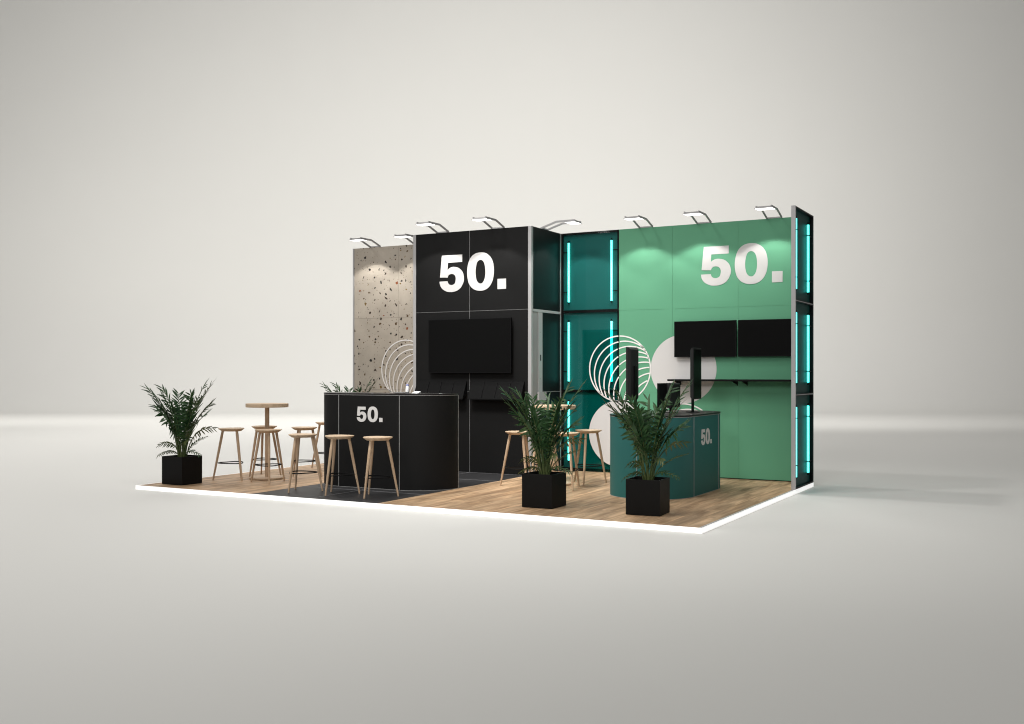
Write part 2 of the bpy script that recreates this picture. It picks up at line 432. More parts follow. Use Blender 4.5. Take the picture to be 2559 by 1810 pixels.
def lettering(parent, place, scale, out, depth=0.004):
    """the word 50. ; place(x, z) gives a point on the surface, out points away from it"""
    out = Vector(out) * depth
    mb = MB()
    def solid(loop):
        back = [Vector(place(x * scale, z * scale)) for x, z in loop]; front = [p + out for p in back]
        n = len(loop)
        mb.add(front, [tuple(range(n))])
        mb.add(back + front, [(i, (i + 1) % n, n + (i + 1) % n, n + i) for i in range(n)])
    solid(smooth_loop(FIVE)); solid([(p[0], p[1]) for p in DOT])
    A = smooth_loop(ZERO, 2); B = smooth_loop(ZEROIN, 3)
    def ray_hit(loop, c, a):
        d = (math.cos(a), math.sin(a)); best = 0
        for i in range(len(loop)):
            p = loop[i]; q = loop[(i + 1) % len(loop)]
            ex, ez = q[0] - p[0], q[1] - p[1]
            den = d[0] * ez - d[1] * ex
            if abs(den) < 1e-9: continue
            t = ((p[0] - c[0]) * ez - (p[1] - c[1]) * ex) / den
            u = ((p[0] - c[0]) * d[1] - (p[1] - c[1]) * d[0]) / den
            if t > 0 and -1e-6 <= u <= 1 + 1e-6: best = max(best, t)
        return (c[0] + d[0] * best, c[1] + d[1] * best)
    c = (1.33, 0.50); n = 72
    o = [ray_hit(A, c, 2 * PI * k / n) for k in range(n)]; i_ = [ray_hit(B, c, 2 * PI * k / n) for k in range(n)]
    P = lambda L: [Vector(place(x * scale, z * scale)) for x, z in L]
    ob, ib = P(o), P(i_); of, jf = [p + out for p in ob], [p + out for p in ib]
    vs = ob + of + jf + ib
    fs = []
    for k in range(n):
        k2 = (k + 1) % n
        fs += [(k, k2, n + k2, n + k), (n + k, n + k2, 2 * n + k2, 2 * n + k), (2 * n + k, 2 * n + k2, 3 * n + k2, 3 * n + k)]
    mb.add(vs, fs)
    return mb.build('lettering', M['white_letter'], parent)

RR = 0.4755          # radius of every circle of the graphic
def ring_graphic(parent, cx, cz, y, keep=lambda x, z: True, w=0.0182, th=0.0025):
    mb = MB()
    for k in range(9):
        x0, z0 = cx + 0.0752 * k, cz - 0.0748 * k
        run = []
        n = 160
        def flush():
            if len(run) > 1:
                fi = [(x0 + (RR - w) * math.cos(a), z0 + (RR - w) * math.sin(a)) for a in run]
                fo = [(x0 + RR * math.cos(a), z0 + RR * math.sin(a)) for a in run]
                m = len(run)
                vs = [(x, y - th, z) for x, z in fi] + [(x, y - th, z) for x, z in fo] + [(x, y, z) for x, z in fi] + [(x, y, z) for x, z in fo]
                fs = []
                for i in range(m - 1):
                    fs += [(i, i + 1, m + i + 1, m + i), (i, i + 1, 2 * m + i + 1, 2 * m + i), (m + i, m + i + 1, 3 * m + i + 1, 3 * m + i)]
                mb.add(vs, fs)
            run.clear()
        for i in range(n + 1):
            a = 2 * PI * i / n + 2.2
            xm, zm = x0 + (RR - w / 2) * math.cos(a), z0 + (RR - w / 2) * math.sin(a)
            ok = keep(xm, zm) and (k == 0 or math.hypot(xm - cx, zm - cz) < RR - w * 0.4)
            if ok: run.append(a)
            else: flush()
        flush()
    return mb.build('ring_graphic', M['white_ring'], parent)

def disc_graphic(parent, cx, cz, y, xmin=-99, xmax=99, th=0.0025, zmin=0.09):
    pts = []
    for i in range(180):
        a = 2 * PI * i / 180
        pts.append((min(max(cx + RR * math.cos(a), xmin), xmax), max(zmin, cz + RR * math.sin(a))))
    q = []
    for p in pts:
        if not q or (abs(p[0] - q[-1][0]) + abs(p[1] - q[-1][1])) > 1e-6: q.append(p)
    n = len(q)
    vs = [(x, y - th, z) for x, z in q] + [(x, y, z) for x, z in q]
    return MB().add(vs, [tuple(range(n))] + [(i, (i + 1) % n, n + (i + 1) % n, n + i) for i in range(n)]).build('disc_graphic', M['white'], parent)

# ------------------------------------------------------------------ the setting: one seamless paper sweep
mb = MB()
prof = [(-28, -0.052), (0, -0.052), (20, -0.052), (38, -0.052)]
rad = 5.0
for i in range(1, 25):
    a = R(90) * i / 24
    prof.append((38 + rad * math.sin(a), -0.052 + rad * (1 - math.cos(a))))
prof += [(38 + rad, 20), (38 + rad, 60)]
cols = [-190, -90, -30, 0, 30, 90, 190]
vs = [tuple(at(f, r, z)) for f, z in prof for r in cols]; fs = []
for i in range(len(prof) - 1):
    for j in range(len(cols) - 1):
        a = i * len(cols) + j
        fs.append((a, a + 1, a + 1 + len(cols), a + len(cols)))
mb.add(vs, fs, True)
bd = mb.build('backdrop', M['backdrop'])
tag(bd, 'pale grey seamless studio floor sweeping up into the backdrop', 'backdrop', kind='structure')

# ------------------------------------------------------------------ platform
XL, D, H = -7.46, 4.507, 3.472
C0, C1 = -5.535, -3.69
m1, m2 = 1.158, 2.317            # heights of the panel joints
pl = thing('platform', (-3.73, 2.25, -0.05), 'low exhibition platform with oak boards, a black tiled strip and a glowing white edge', 'platform')
MB().box(XL + 0.012, C0, 0.012, D - 0.012, -0.044, 0).box(C1, -0.036, 0.012, D - 0.012, -0.044, 0).build('plank_floor', M['planks'], pl)
MB().box(C0, C1, 0.012, D - 0.012, -0.044, -0.0006).build('tile_floor', M['tile'], pl)
g = MB()
for y in (0.95, 1.81, 2.66, 3.505): g.box(C0, C1, y - 0.0035, y + 0.0035, -0.004, 0.0012)
g.box(-4.636, -4.629, 0.012, 3.52, -0.004, 0.0015)
g.build('grout', M['grout'], pl)
MB().box(-0.036, -0.006, 0.012, D, -0.044, 0.0015).build('edge_trim', M['alu_light'], pl)
st = MB().box(XL, 0, 0, 0.012, -0.05, 0.0008).box(-0.006, 0, 0.012, D, -0.05, 0.0008).box(XL, XL + 0.012, 0.012, D, -0.05, 0.0008)
st.build('light_strip', M['strip'], pl)
MB().box(XL + 0.012, -0.006, D - 0.012, D, -0.05, -0.0005).build('back_skirting', M['alu_dark'], pl)

# ------------------------------------------------------------------ terrazzo wall
YG = 4.46
w = thing('terrazzo_wall', (-6.54, 4.48, 0), 'terrazzo patterned exhibition wall with white ring graphic behind the black tower', 'wall')
MB().box(XL + 0.03, -5.62, YG + 0.004, 4.505, 0.002, H - 0.002).build('backing', M['gap_grey'], w)
for xa, xb in ((XL + 0.032, -6.5435), (-6.5405, -5.622)):
    for za, zb in ((0.004, m1 - 0.002), (m1 + 0.002, m2 - 0.002), (m2 + 0.002, H)):
        Mbox(xa, xb, YG, YG + 0.0035, za, zb).build('panel', M['terrazzo'], w)
Mbox(XL, XL + 0.03, YG - 0.002, 4.505, 0.001, H + 0.001).build('post', M['alu'], w)
ring_graphic(w, -6.406, 1.485, YG - 0.0005, lambda x, z: x < -5.66)

# ------------------------------------------------------------------ black tower with a door in its side
YB, TL, TR = 3.524, -5.62, -3.638
t = thing('tower', ((TL + TR) / 2, 4.0, 0), 'black square storage tower with big white lettering and a door in its side', 'tower')
sx = -4.6425
MB().box(TL + 0.05, TR - 0.052, YB + 0.006, YB + 0.045, 0.002, H - 0.002).build('seam', M['seam'], t)
for xa, xb in ((TL + 0.052, sx - 0.004), (sx + 0.004, TR - 0.054)):
    for za, zb in ((0.006, m1 - 0.004), (m1 + 0.004, m2 - 0.004), (m2 + 0.004, H)):
        Mbox(xa, xb, YB + 0.001, YB + 0.0055, za, zb).build('panel', M['black'], t)
Mbox(TL, TL + 0.05, YB, YB + 0.05, 0.001, H + 0.001).build('post', M['alu'], t)
Mbox(TR - 0.052, TR, YB, YB + 0.052, 0.001, H + 0.001).build('post', M['alu'], t)
Mbox(TR - 0.05, TR, 4.43, YG - 0.001, 0.001, H + 0.001).build('post', M['alu'], t)
Mbox(TL, TL + 0.045, YB + 0.051, YG - 0.002, 0.003, H).build('left_panel', M['black'], t)
Mbox(TL + 0.0455, TL + 0.049, YB + 0.060, YG - 0.014, 0.003, H - 0.01).build('bounce_lining', M['inner'], t)  # pale sheet added to brighten the inside of the tower
Mbox(TL + 0.050, TR - 0.052, YG - 0.012, YG + 0.045, 0.003, H).build('back_panel', M['inner'], t)
Mbox(TR - 0.046, TR - 0.003, YB + 0.054, 4.428, m2 + 0.008, H).build('side_panel', M['black_gloss'], t)
Mbox(TR - 0.048, TR - 0.001, YB + 0.054, 4.428, m2 - 0.030, m2 + 0.006).build('door_lintel', M['alu_light'], t)
Mbox(TR - 0.046, TR - 0.012, YB + 0.054, 3.742, 0.003, m2 - 0.032).build('side_filler', M['filler'], t)
door = Mbox(TR - 0.046, TR - 0.003, 3.866, 4.428, 0.012, m2 - 0.034).build('door', M['black_gloss'], t)
Mbox(TR - 0.047, TR - 0.001, 3.744, 3.8645, 0.010, m2 - 0.0335).build('door_stile', M['alu_light'], door)
Mbox(TR - 0.0028, TR - 0.0018, 3.866, 4.428, m1 - 0.004, m1 + 0.004).build('door_seam', M['seam'], door)
Mbox(TR - 0.0009, TR + 0.0006, 3.795, 3.821, 1.60, 1.685).build('lock_slot', M['black_frame'], door)
for z in (1.34, 2.0): Mbox(TR - 0.0009, TR + 0.0003, 3.803, 3.811, z, z + 0.008).build('rivet', M['black_frame'], door)
Mbox(TR - 0.0008, TR + 0.030, 3.700, 3.930, 1.040, 1.160).build('door_handle', M['alu_light'], door)
lettering(t, lambda x, z: (-5.1534 + x, YB + 0.001, 2.6131 + z), 0.5228, (0, -1, 0))

# ------------------------------------------------------------------ neon boxes
def neon(parent, p, z0, z1, br, side):
    """one upright tube: p(a, b) maps along-the-wall and depth to x, y"""
    x, y = p
    t_ = MB().tube([(x, y, z0), (x, y, z1)], 0.0145, 12).build('neon_tube', M['neon'], parent)
    e = MB()
    for z, dz in ((z0, -0.03), (z1, 0.03)): e.tube([(x, y, z), (x, y, z + dz)], 0.011, 8)
    e.build('tube_cap', M['black_frame'], t_)
    b_ = MB()
    for z in (z0 + (z1 - z0) * 0.165, z0 + (z1 - z0) * 0.842):
        b_.tube([(x, y, z), (x + br[0], y + br[1], z)], 0.0065, 8)
        if br[1]: b_.tube([(x, y, z - 0.007), (x, y, z + 0.007)], 0.0155, 12)
    b_.build('bracket', M['black_frame'], t_)
    return t_
ZS = ((2.464, 3.329), (1.306, 2.170), (0.148, 1.007))

G0 = -2.72
lb = thing('light_wall', (-3.18, 4.48, 0), 'dark teal light box wall with six turquoise neon tubes beside the green wall', 'light wall')
Mbox(TR + 0.002, G0 - 0.002, 4.494, 4.505, 0.002, H - 0.001).build('back_panel', M['teal_back'], lb)
fr = MB().box(TR + 0.001, TR + 0.026, YG - 0.002, 4.4935, 0.001, H).box(G0 - 0.024, G0 - 0.001, YG - 0.002, 4.4935, 0.001, H)
fr.box(TR + 0.0265, G0 - 0.0245, YG - 0.001, 4.4935, H - 0.026, H - 0.0005)
fr.box(TR + 0.0265, G0 - 0.0245, YG - 0.001, 4.4935, 0.0012, 0.045)
fr.build('frame', M['black_frame'], lb)
for z in (m1, m2): Mbox(TR + 0.0265, G0 - 0.0245, YG + 0.0005, 4.4935, z - 0.012, z + 0.026).build('rail', M['black_frame'], lb)
for za, zb in ZS:
    neon(lb, (-3.522, 4.478), za, zb, (-0.088, 0), 0)
    neon(lb, (-2.842, 4.478), za, zb, (0.096, 0), 0)
Mbox(TR + 0.0266, G0 - 0.0246, YG - 0.0035, YG - 0.0015, 0.002, H - 0.001).build('glass_pane', M['pane'], lb)
Mbox(-3.291, G0 - 0.001, YG - 0.0055, YG - 0.0042, 0.003, 2.051).build('tinted_film', M['print'], lb)
ring_graphic(lb, -2.708, 1.487, YG - 0.006, lambda x, z: x < G0)
disc_graphic(lb, -2.708, 0.562, YG - 0.006, xmax=G0 - 0.0005)

# ------------------------------------------------------------------ green wall
gw = thing('green_wall', (-1.39, 4.48, 0), 'mint green exhibition wall with white circles and big white lettering', 'wall')
MB().box(G0 + 0.001, -0.053, YG + 0.004, 4.505, 0.002, H - 0.002).build('backing', M['green_gap'], gw)
for xa, xb in ((G0 + 0.002, -1.9175), (-1.9150, -0.9885), (-0.9860, -0.054)):
    for za, zb in ((0.012, m1 - 0.0013), (m1 + 0.0013, m2 - 0.0013), (m2 + 0.0013, H)):
        Mbox(xa, xb, YG, YG + 0.0035, za, zb).build('panel', M['green'], gw)
Mbox(G0 + 0.0015, -0.0535, YG - 0.001, YG + 0.0036, 0.0015, 0.0105).build('skirting', M['black_frame'], gw)
ring_graphic(gw, -2.708, 1.487, YG - 0.0005, lambda x, z: x > G0)
disc_graphic(gw, -1.7615, 1.482, YG - 0.0005)
disc_graphic(gw, -2.708, 0.562, YG - 0.0005, xmin=G0 + 0.002)
ring_graphic(gw, -1.7615, 0.535, YG - 0.0005, lambda x, z: z > 0.03)
lettering(gw, lambda x, z: (-1.505 + x, YG - 0.0005, 2.6262 + z), 0.5228, (0, -1, 0))

# ------------------------------------------------------------------ narrow return wall on the right
YW = 3.5365
rw = thing('return_wall', (-0.026, 4.02, 0), 'narrow dark return wall at the right end with turquoise neon tubes outside', 'light wall')
Mbox(-0.0516, -0.0005, YW, YW + 0.03, 0.001, H + 0.002).build('post', M['alu'], rw)
Mbox(-0.0516, -0.0005, D - 0.035, D - 0.001, 0.002, H).build('post', M['black_frame'], rw)
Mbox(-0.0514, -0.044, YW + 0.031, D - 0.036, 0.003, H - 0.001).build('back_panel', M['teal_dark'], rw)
fr = MB().box(-0.0435, -0.0015, YW + 0.031, D - 0.036, H - 0.02, H - 0.001).box(-0.0435, -0.0015, YW + 0.031, D - 0.036, 0.003, 0.02)
fr.build('frame', M['black_frame'], rw)
for z in (m1, m2):
    rl = Mbox(-0.0435, -0.002, YW + 0.031, D - 0.036, z - 0.014, z + 0.014).build('rail', M['black_frame'], rw)
    Mbox(-0.0018, -0.0006, YW + 0.031, D - 0.036, z - 0.003, z + 0.003).build('joint_line', M['alu_light'], rl)
for za, zb in ZS:
    neon(rw, (-0.020, 3.640), za, zb, (0, -0.075), 0)
    neon(rw, (-0.020, 4.285), za, zb, (0, 0.18), 0)

# ------------------------------------------------------------------ arm lamps on the wall tops
LAMP_W = 48.0
def make_lamp(label, group, watts=LAMP_W):
    r = thing('arm_lamp', (0, 0, 0), label, 'lamp', group)
    for s in (-1, 1):
        x = 0.098 * s
        a = MB()
        pts = [(x, 0.0, 0.006), (x, -0.243, 0.082), (x, -0.536, 0.084)]
        a.bar(pts[0], pts[1], 0.013, 0.026); a.bar(pts[1], pts[2], 0.0125, 0.026)
        a.build('arm', M['alu'], r, (0, 0, 0))
    MB().box(-0.091, 0.091, -0.012, 0.014, 0.001, 0.018).build('base_bar', M['alu'], r, (0, 0, 0))
    hd = MB().box(-0.118, 0.118, -0.540, -0.374, 0.062, 0.070).box(-0.0915, 0.0915, -0.532, -0.385, 0.0705, 0.088).build('lamp_head', M['alu'], r, (0, 0, 0))
    MB().box(-0.110, 0.110, -0.532, -0.382, 0.0595, 0.0618).build('diffuser', M['lampface'], hd, (0, 0, 0))
    d = bpy.data.lights.new('lamp_beam', 'SPOT')
    d.energy = watts; d.spot_size = R(112); d.spot_blend = 0.22; d.shadow_soft_size = 0.05; d.color = (1, 0.975, 0.93)
    o = bpy.data.objects.new('lamp_beam', d); COL.objects.link(o)
    o.parent = r; o.location = (0, -0.456, 0.052); o.rotation_euler = (0, 0, 0)
    return r
lamp = make_lamp('grey arm lamp at the left end of the terrazzo wall top', 'arm lamps along the wall tops')
lamp.location = (-7.01, 4.475, H)
for x, y, rz, lab in (
        (-6.15, 4.475, 0, 'grey arm lamp on the terrazzo wall top, half hidden by the black tower'),
        (-5.106, YB + 0.02, 0, 'grey arm lamp on the tower top above the digit five'),
        (-4.177, YB + 0.02, 0, 'grey arm lamp on the tower top above the white full stop'),
        (TR - 0.02, 3.95, R(90), 'grey arm lamp reaching sideways off the tower over the neon box'),
        (-2.312, 4.475, 0, 'grey arm lamp on the green wall top next to the neon box'),
        (-1.465, 4.475, 0, 'grey arm lamp in the middle of the green wall top'),
        (-0.503, 4.475, 0, 'grey arm lamp on the green wall top next to the right end post')):
    c = copy_tree(lamp); c.location = (x, y, H + 0.001); c.rotation_euler = (0, 0, rz); c['label'] = lab
lamp.location.z = H + 0.001

# ------------------------------------------------------------------ wall screens
def wall_screen(x0, x1, z0, z1, yf, ywall, label, group=None):
    r = thing('wall_screen', ((x0 + x1) / 2, yf, (z0 + z1) / 2), label, 'screen', group)
    b = MB()
    rg = lambda i, y: [(x0 + i, y, z0 + i), (x1 - i, y, z0 + i), (x1 - i, y, z1 - i), (x0 + i, y, z1 - i)]
    b.loft([rg(0.002, yf), rg(0, yf + 0.004), rg(0, yf + 0.035), rg(0.05, yf + 0.05)])
    b.build('housing', M['black_frame'], r)
    MB().box(x0 + 0.011, x1 - 0.011, yf - 0.0012, yf - 0.0002, z0 + 0.016, z1 - 0.011).build('display', M['screen'], r)
    MB().box((x0 + x1) / 2 - 0.2, (x0 + x1) / 2 + 0.2, yf + 0.0505, ywall - 0.001, (z0 + z1) / 2 - 0.15, (z0 + z1) / 2 + 0.15).build('wall_mount', M['black_matt'], r)
    return r
wall_screen(-5.302, -3.923, 1.426, 2.203, 3.45, YB, 'large black screen mounted on the front of the tower')
wall_screen(-1.866, -0.993, 1.645, 2.136, 4.385, YG - 0.003, 'black wall screen over the white disc on the green wall', 'twin screens on the green wall')
wall_screen(-0.969, -0.096, 1.645, 2.136, 4.385, YG - 0.003, 'black wall screen on the green wall, cut off by the right end post', 'twin screens on the green wall')

# ------------------------------------------------------------------ wall shelves
def wall_shelf(x0, x1, label):
    r = thing('wall_shelf', ((x0 + x1) / 2, YG, 1.32), label, 'shelf', 'shelves on the green wall')
    MB().box(x0, x1, 4.20, YG - 0.004, 1.316, 1.342).build('shelf_board', M['black_matt'], r)
    for x in (x0 + 0.10, x1 - 0.02):
        b = MB()
        n = [(YG - 0.004, 1.3155), (4.24, 1.3155), (4.24, 1.306), (YG - 0.03, 1.27), (YG - 0.004, 1.255)]
        b.loft([[(x - 0.004, y, z) for y, z in n], [(x + 0.004, y, z) for y, z in n]])
        b.build('shelf_bracket', M['black_matt'], r)
wall_shelf(-1.897, -0.975, 'thin black shelf across the white disc under the left wall screen')
wall_shelf(-0.961, -0.062, 'thin black shelf on plain green wall reaching the right end post')

# ------------------------------------------------------------------ brochure racks
def rack(x0, x1, label):
    r = thing('brochure_rack', ((x0 + x1) / 2, YB, 1.05), label, 'brochure rack', 'brochure racks under the tower screen')
    sec = [(3.523, 1.306), (3.508, 1.306), (3.398, 1.060), (3.386, 1.060), (3.386, 1.046), (3.523, 1.046)]
    face = [(3.523, 1.306), (3.506, 1.306), (3.396, 1.062), (3.380, 1.062), (3.380, 1.046), (3.400, 1.046), (3.412, 1.058), (3.516, 1.292)]
    mb = MB().loft([[(x0, y, z) for y, z in face], [(x1, y, z) for y, z in face]])
    mb.build('sloping_tray', M['rack'], r)
    for k in range(1, 4):
        x = x0 + (x1 - x0) * (k / 4.0 + 0.005)
        a = Vector((x, 3.500, 1.296)); b = Vector((x, 3.404, 1.083))
        MB().bar(a + Vector((0, -0.004, 0)), b + Vector((0, -0.004, 0)), 0.006, 0.008).build('divider', M['black_frame'], r)
    for x in (x0 + 0.002, x1 - 0.006):
        tri = [(3.523, 1.300), (3.523, 1.10), (3.42, 1.072)]
        MB().loft([[(x, y, z) for y, z in tri], [(x + 0.004, y, z) for y, z in tri]]).build('side_plate', M['black_frame'], r)
rack(-5.535, -4.682, 'black sloping brochure rack behind the black counter')
rack(-4.596, -3.742, 'black sloping brochure rack next to the grey corner post of the tower')

# ------------------------------------------------------------------ counters
def arc(cx, cy, r, a0, a1, n=20):
    return [(cx + r * math.cos(R(a0 + (a1 - a0) * i / n)), cy + r * math.sin(R(a0 + (a1 - a0) * i / n))) for i in range(n + 1)]

def seam_bar(x, y, z0, z1, w=0.0065):
    return MB().box(x - w / 2, x + w / 2, y - w / 2, y + w / 2, z0, z1)

def edge_line(pts, z0, z1, t_=0.0022):
    """thin pale line lying on an outline"""
    mb = MB(); n = len(pts); c = Vector((sum(p[0] for p in pts) / n, sum(p[1] for p in pts) / n))
    out = []
    for i in range(n):
        a = Vector(pts[i - 1]); b = Vector(pts[(i + 1) % n]); d = (b - a).normalized()
        nn = Vector((d.y, -d.x)); out.append(tuple(Vector(pts[i]) + nn * t_))
    return mb.prism(out, z0, z1)

def counter(name, outline, loc, hbody, htop, mat, label, seams, clips, letters):
    r = thing(name, loc, label, 'counter')
    MB().prism(outline, 0.006, hbody - 0.006, True).build('body', mat, r)
    edge_line(outline, hbody - 0.006, hbody).build('top_rim', M['seam'], r)
    edge_line(outline, 0.001, 0.006).build('bottom_rim', M['seam'], r)
    edge_line(outline, hbody + 0.001, htop, 0.004).build('worktop', M['top'], r)
    for x, y in seams: seam_bar(x, y, 0.006, hbody - 0.006).build('seam', M['seam'], r)
    for x, y, a in clips:
        d = Vector((math.cos(a), math.sin(a), 0)) * 0.016
        MB().bar(Vector((x, y, htop + 0.0025)) - d, Vector((x, y, htop + 0.0025)) + d, 0.012, 0.004).build('cam_cover', M['alu_light'], r)
    letters(r)
    return r

o1 = [(-5.625, 1.70)] + arc(-5.125, 1.655, 0.5, 180, 270) + arc(-4.198, 1.655, 0.5, 270, 360) + [(-3.698, 1.70)]
counter('reception_counter', o1, (-4.66, 1.4, 0), 1.157, 1.175, M['black'],
        'black rounded reception counter with white lettering and two stools before it',
        ((-5.125, 1.154), (-4.198, 1.154), (-3.698, 1.70)),
        ((-5.0, 1.215, 0), (-4.65, 1.215, 0), (-4.02, 1.245, 0.4), (-3.79, 1.45, 1.1)),
        lambda r: lettering(r, lambda x, z: (-4.842 + x, 1.1552, 0.825 + z), 0.184, (0, -1, 0), 0.003))
o2 = arc(-1.347, 2.243, 0.5, 180, 360, 36) + arc(-1.347, 3.153, 0.5, 0, 180, 36)
counter('demo_counter', o2, (-1.347, 2.7, 0), 0.928, 0.946, M['teal'],
        'petrol green rounded counter with white lettering carrying three black displays',
        ((-1.347, 1.742), (-0.846, 2.243), (-0.846, 3.153)),
        ((-1.70, 1.99, -0.9), (-0.895, 2.30, 1.57), (-0.895, 2.80, 1.57), (-0.90, 3.10, 1.57)),
        lambda r: lettering(r, lambda x, z: (-0.8468, 2.503 + x, 0.582 + z), 0.182, (1, 0, 0), 0.003))

# things standing on the black counter
T1 = 1.175
p = MB().lathe([(0.0, T1 + 0.004), (0.05, T1 + 0.001), (0.06, T1 + 0.001), (0.105, T1 + 0.012), (0.107, T1 + 0.014), (0.06, T1 + 0.006), (0.0, T1 + 0.0055)], -4.355, 1.42, 40, True).build('plate', M['ceramic'], None, (-4.355, 1.42, T1))
tag(p, 'shallow white plate lying on the black counter top', 'plate')
bt = thing('bottle', (-4.35, 1.545, T1), 'small white bottle with lilac cap standing behind the plate on the counter', 'bottle')
MB().lathe([(0.0, T1 + 0.001), (0.019, T1 + 0.001), (0.0205, T1 + 0.004), (0.0205, T1 + 0.082), (0.017, T1 + 0.086), (0.0, T1 + 0.0861)], -4.35, 1.545, 24, True).build('bottle_body', M['ceramic'], bt)
MB().lathe([(0.0, T1 + 0.0862), (0.0175, T1 + 0.0862), (0.0175, T1 + 0.110), (0.015, T1 + 0.113), (0.0, T1 + 0.1132)], -4.35, 1.545, 24).build('cap', M['lilac'], bt)
cx, cy = -4.17, 1.47
cdm = MB().loft([[(cx - 0.05, cy - 0.03, T1 + 0.0008), (cx + 0.05, cy - 0.03, T1 + 0.0008), (cx + 0.05, cy - 0.03, T1 + 0.002), (cx - 0.05, cy - 0.03, T1 + 0.002)],
                 [(cx - 0.045, cy + 0.04, T1 + 0.022), (cx + 0.045, cy + 0.04, T1 + 0.022), (cx + 0.045, cy + 0.04, T1 + 0.024), (cx - 0.045, cy + 0.04, T1 + 0.024)]])
cdm.box(cx - 0.045, cx + 0.045, cy + 0.0405, cy + 0.042, T1 + 0.0008, T1 + 0.024)
tag(cdm.build('card_holder', M['card'], None, (cx, cy, T1)), 'small pale card holder beside the plate on the black counter', 'card holder')

# displays on posts on the petrol counter
T2 = 0.946
def portrait_display(x, y, face, label):
    """upright slab in the plane of y; face = +1 looks to +x, -1 to -x"""
    r = thing('display_stand', (x, y, T2), label, 'display', 'displays on the petrol counter')
    w2, z0, z1 = 0.150, 1.108, 1.733
    f = face
    xf, xm, xb = x + 0.026 * f, x + 0.004 * f, x - 0.024 * f
    rg = lambda xx, i: [(xx, y - w2 + i, z0 + i), (xx, y + w2 - i, z0 + i), (xx, y + w2 - i, z1 - i), (xx, y - w2 + i, z1 - i)]
    MB().loft([rg(xf, 0.003), rg(xf - 0.004 * f, 0), rg(xm, 0), rg(xb, 0.028)]).build('housing', M['display_black'], r)
    a, b = sorted((xf + 0.0004 * f, xf + 0.0012 * f))
    MB().box(a, b, y - w2 + 0.012, y + w2 - 0.012, z0 + 0.02, z1 - 0.02).build('display', M['screen'], r)
    px = x - 0.034 * f
    MB().box(px - 0.009, px + 0.009, y - 0.028, y + 0.028, T2 + 0.008, z0 + 0.40).build('post', M['black_frame'], r)
    MB().prism(arc(px, y, 0.085, 0, 360, 31)[:-1], T2 + 0.001, T2 + 0.008).build('foot_plate', M['black_matt'], r)
portrait_display(-1.60, 2.24, -1, 'tall narrow black display seen from behind, over the left of the petrol counter')
portrait_display(-1.08, 2.98, 1, 'tall narrow black display facing right, in front of the wall screen')
r = thing('display_stand', (-1.28, 2.664, T2), 'low square black display between the two tall ones on the petrol counter', 'display', 'displays on the petrol counter')
MB().box(-1.340, -1.312, 2.36, 2.96, 1.010, 1.306).build('display', M['black_frame'], r)
hs = MB()
rg = lambda xx, i: [(xx, 2.610 + i, 1.006 + i), (xx, 2.962 - i, 1.006 + i), (xx, 2.962 - i, 1.303 - i), (xx, 2.610 + i, 1.303 - i)]
hs.loft([rg(-1.3115, 0), rg(-1.275, 0), rg(-1.262, 0.012)]).build('housing', M['display_black'], r)
MB().box(-1.292, -1.272, 2.64, 2.69, T2 + 0.008, 1.0055).build('post', M['black_frame'], r)
MB().prism(arc(-1.28, 2.664, 0.085, 0, 360, 31)[:-1], T2 + 0.001, T2 + 0.008).build('foot_plate', M['black_matt'], r)

# ------------------------------------------------------------------ bar tables
def make_table(label):
    r = thing('bar_table', (0, 0, 0), label, 'table', 'round bar tables')
    MB().lathe([(0.0, 0.966), (0.279, 0.966), (0.283, 0.969), (0.283, 1.013), (0.280, 1.016), (0.0, 1.016)], 0, 0, 56).build('tabletop', M['oak_flat'], r, (0, 0, 0))
    MB().loft([[(q[0], q[1], z) for q in arc(0, 0, 0.030, 0, 360, 24)[:-1]] for z in (0.0265, 0.9655)], True).build('column', M['oak'], r, (0, 0, 0))
    MB().lathe([(0.0, 0.003), (0.232, 0.003), (0.235, 0.006), (0.235, 0.023), (0.232, 0.026), (0.0, 0.026)], 0, 0, 48).build('base_plate', M['oak_flat'], r, (0, 0, 0))
    return r
tb = make_table('round oak bar table near the left end among stools, left of the black counter')
tb.location = (-6.572, 1.44, 0)
c = copy_tree(tb); c.location = (-2.86, 2.67, 0)
c['label'] = 'round oak bar table behind a potted palm, in front of the neon box'

# ------------------------------------------------------------------ bar stools
def make_stool(label, group):
    r = thing('bar_stool', (0, 0, 0), label, 'stool', group)
    def ring(rad, z, amp=0.011):
        return [((rad + amp * math.cos(3 * a)) * math.cos(a), (rad + amp * math.cos(3 * a)) * math.sin(a), z)
                for a in (2 * PI * k / 60 for k in range(60))]
    MB().loft([ring(0.118, 0.650, 0.008), ring(0.128, 0.652, 0.008), ring(0.166, 0.677), ring(0.171, 0.683), ring(0.169, 0.689), ring(0.155, 0.690), ring(0.10, 0.684, 0.004), ring(0.03, 0.682, 0.0)], True).build('seat', M['oak_flat'], r, (0, 0, 0))
    for k in range(3):
        a = 2 * PI * k / 3; ca, sa = math.cos(a), math.sin(a)
        pt = lambda f: (ca * (0.120 + (0.245 - 0.120) * f), sa * (0.120 + (0.245 - 0.120) * f), 0.655 * (1 - f) + 0.002 * f)
        MB().tube([pt(f) for f in (0, 0.25, 0.5, 0.75, 1)], [0.0165, 0.0175, 0.016, 0.0135, 0.0105], 12).build('leg', M['oak'], r, (0, 0, 0))
    pts = []
    for k in range(48):
        a = 2 * PI * k / 48
        rr = 0.158 + 0.022 * math.cos(3 * a)
        pts.append((rr * math.cos(a), rr * math.sin(a), 0.228))
    MB().tube(pts, 0.0068, 8, closed=True).build('footrest', M['black_matt'], r, (0, 0, 0))
    return r
stool = make_stool('oak bar stool next to the left potted palm, leftmost of the stools', 'oak bar stools')
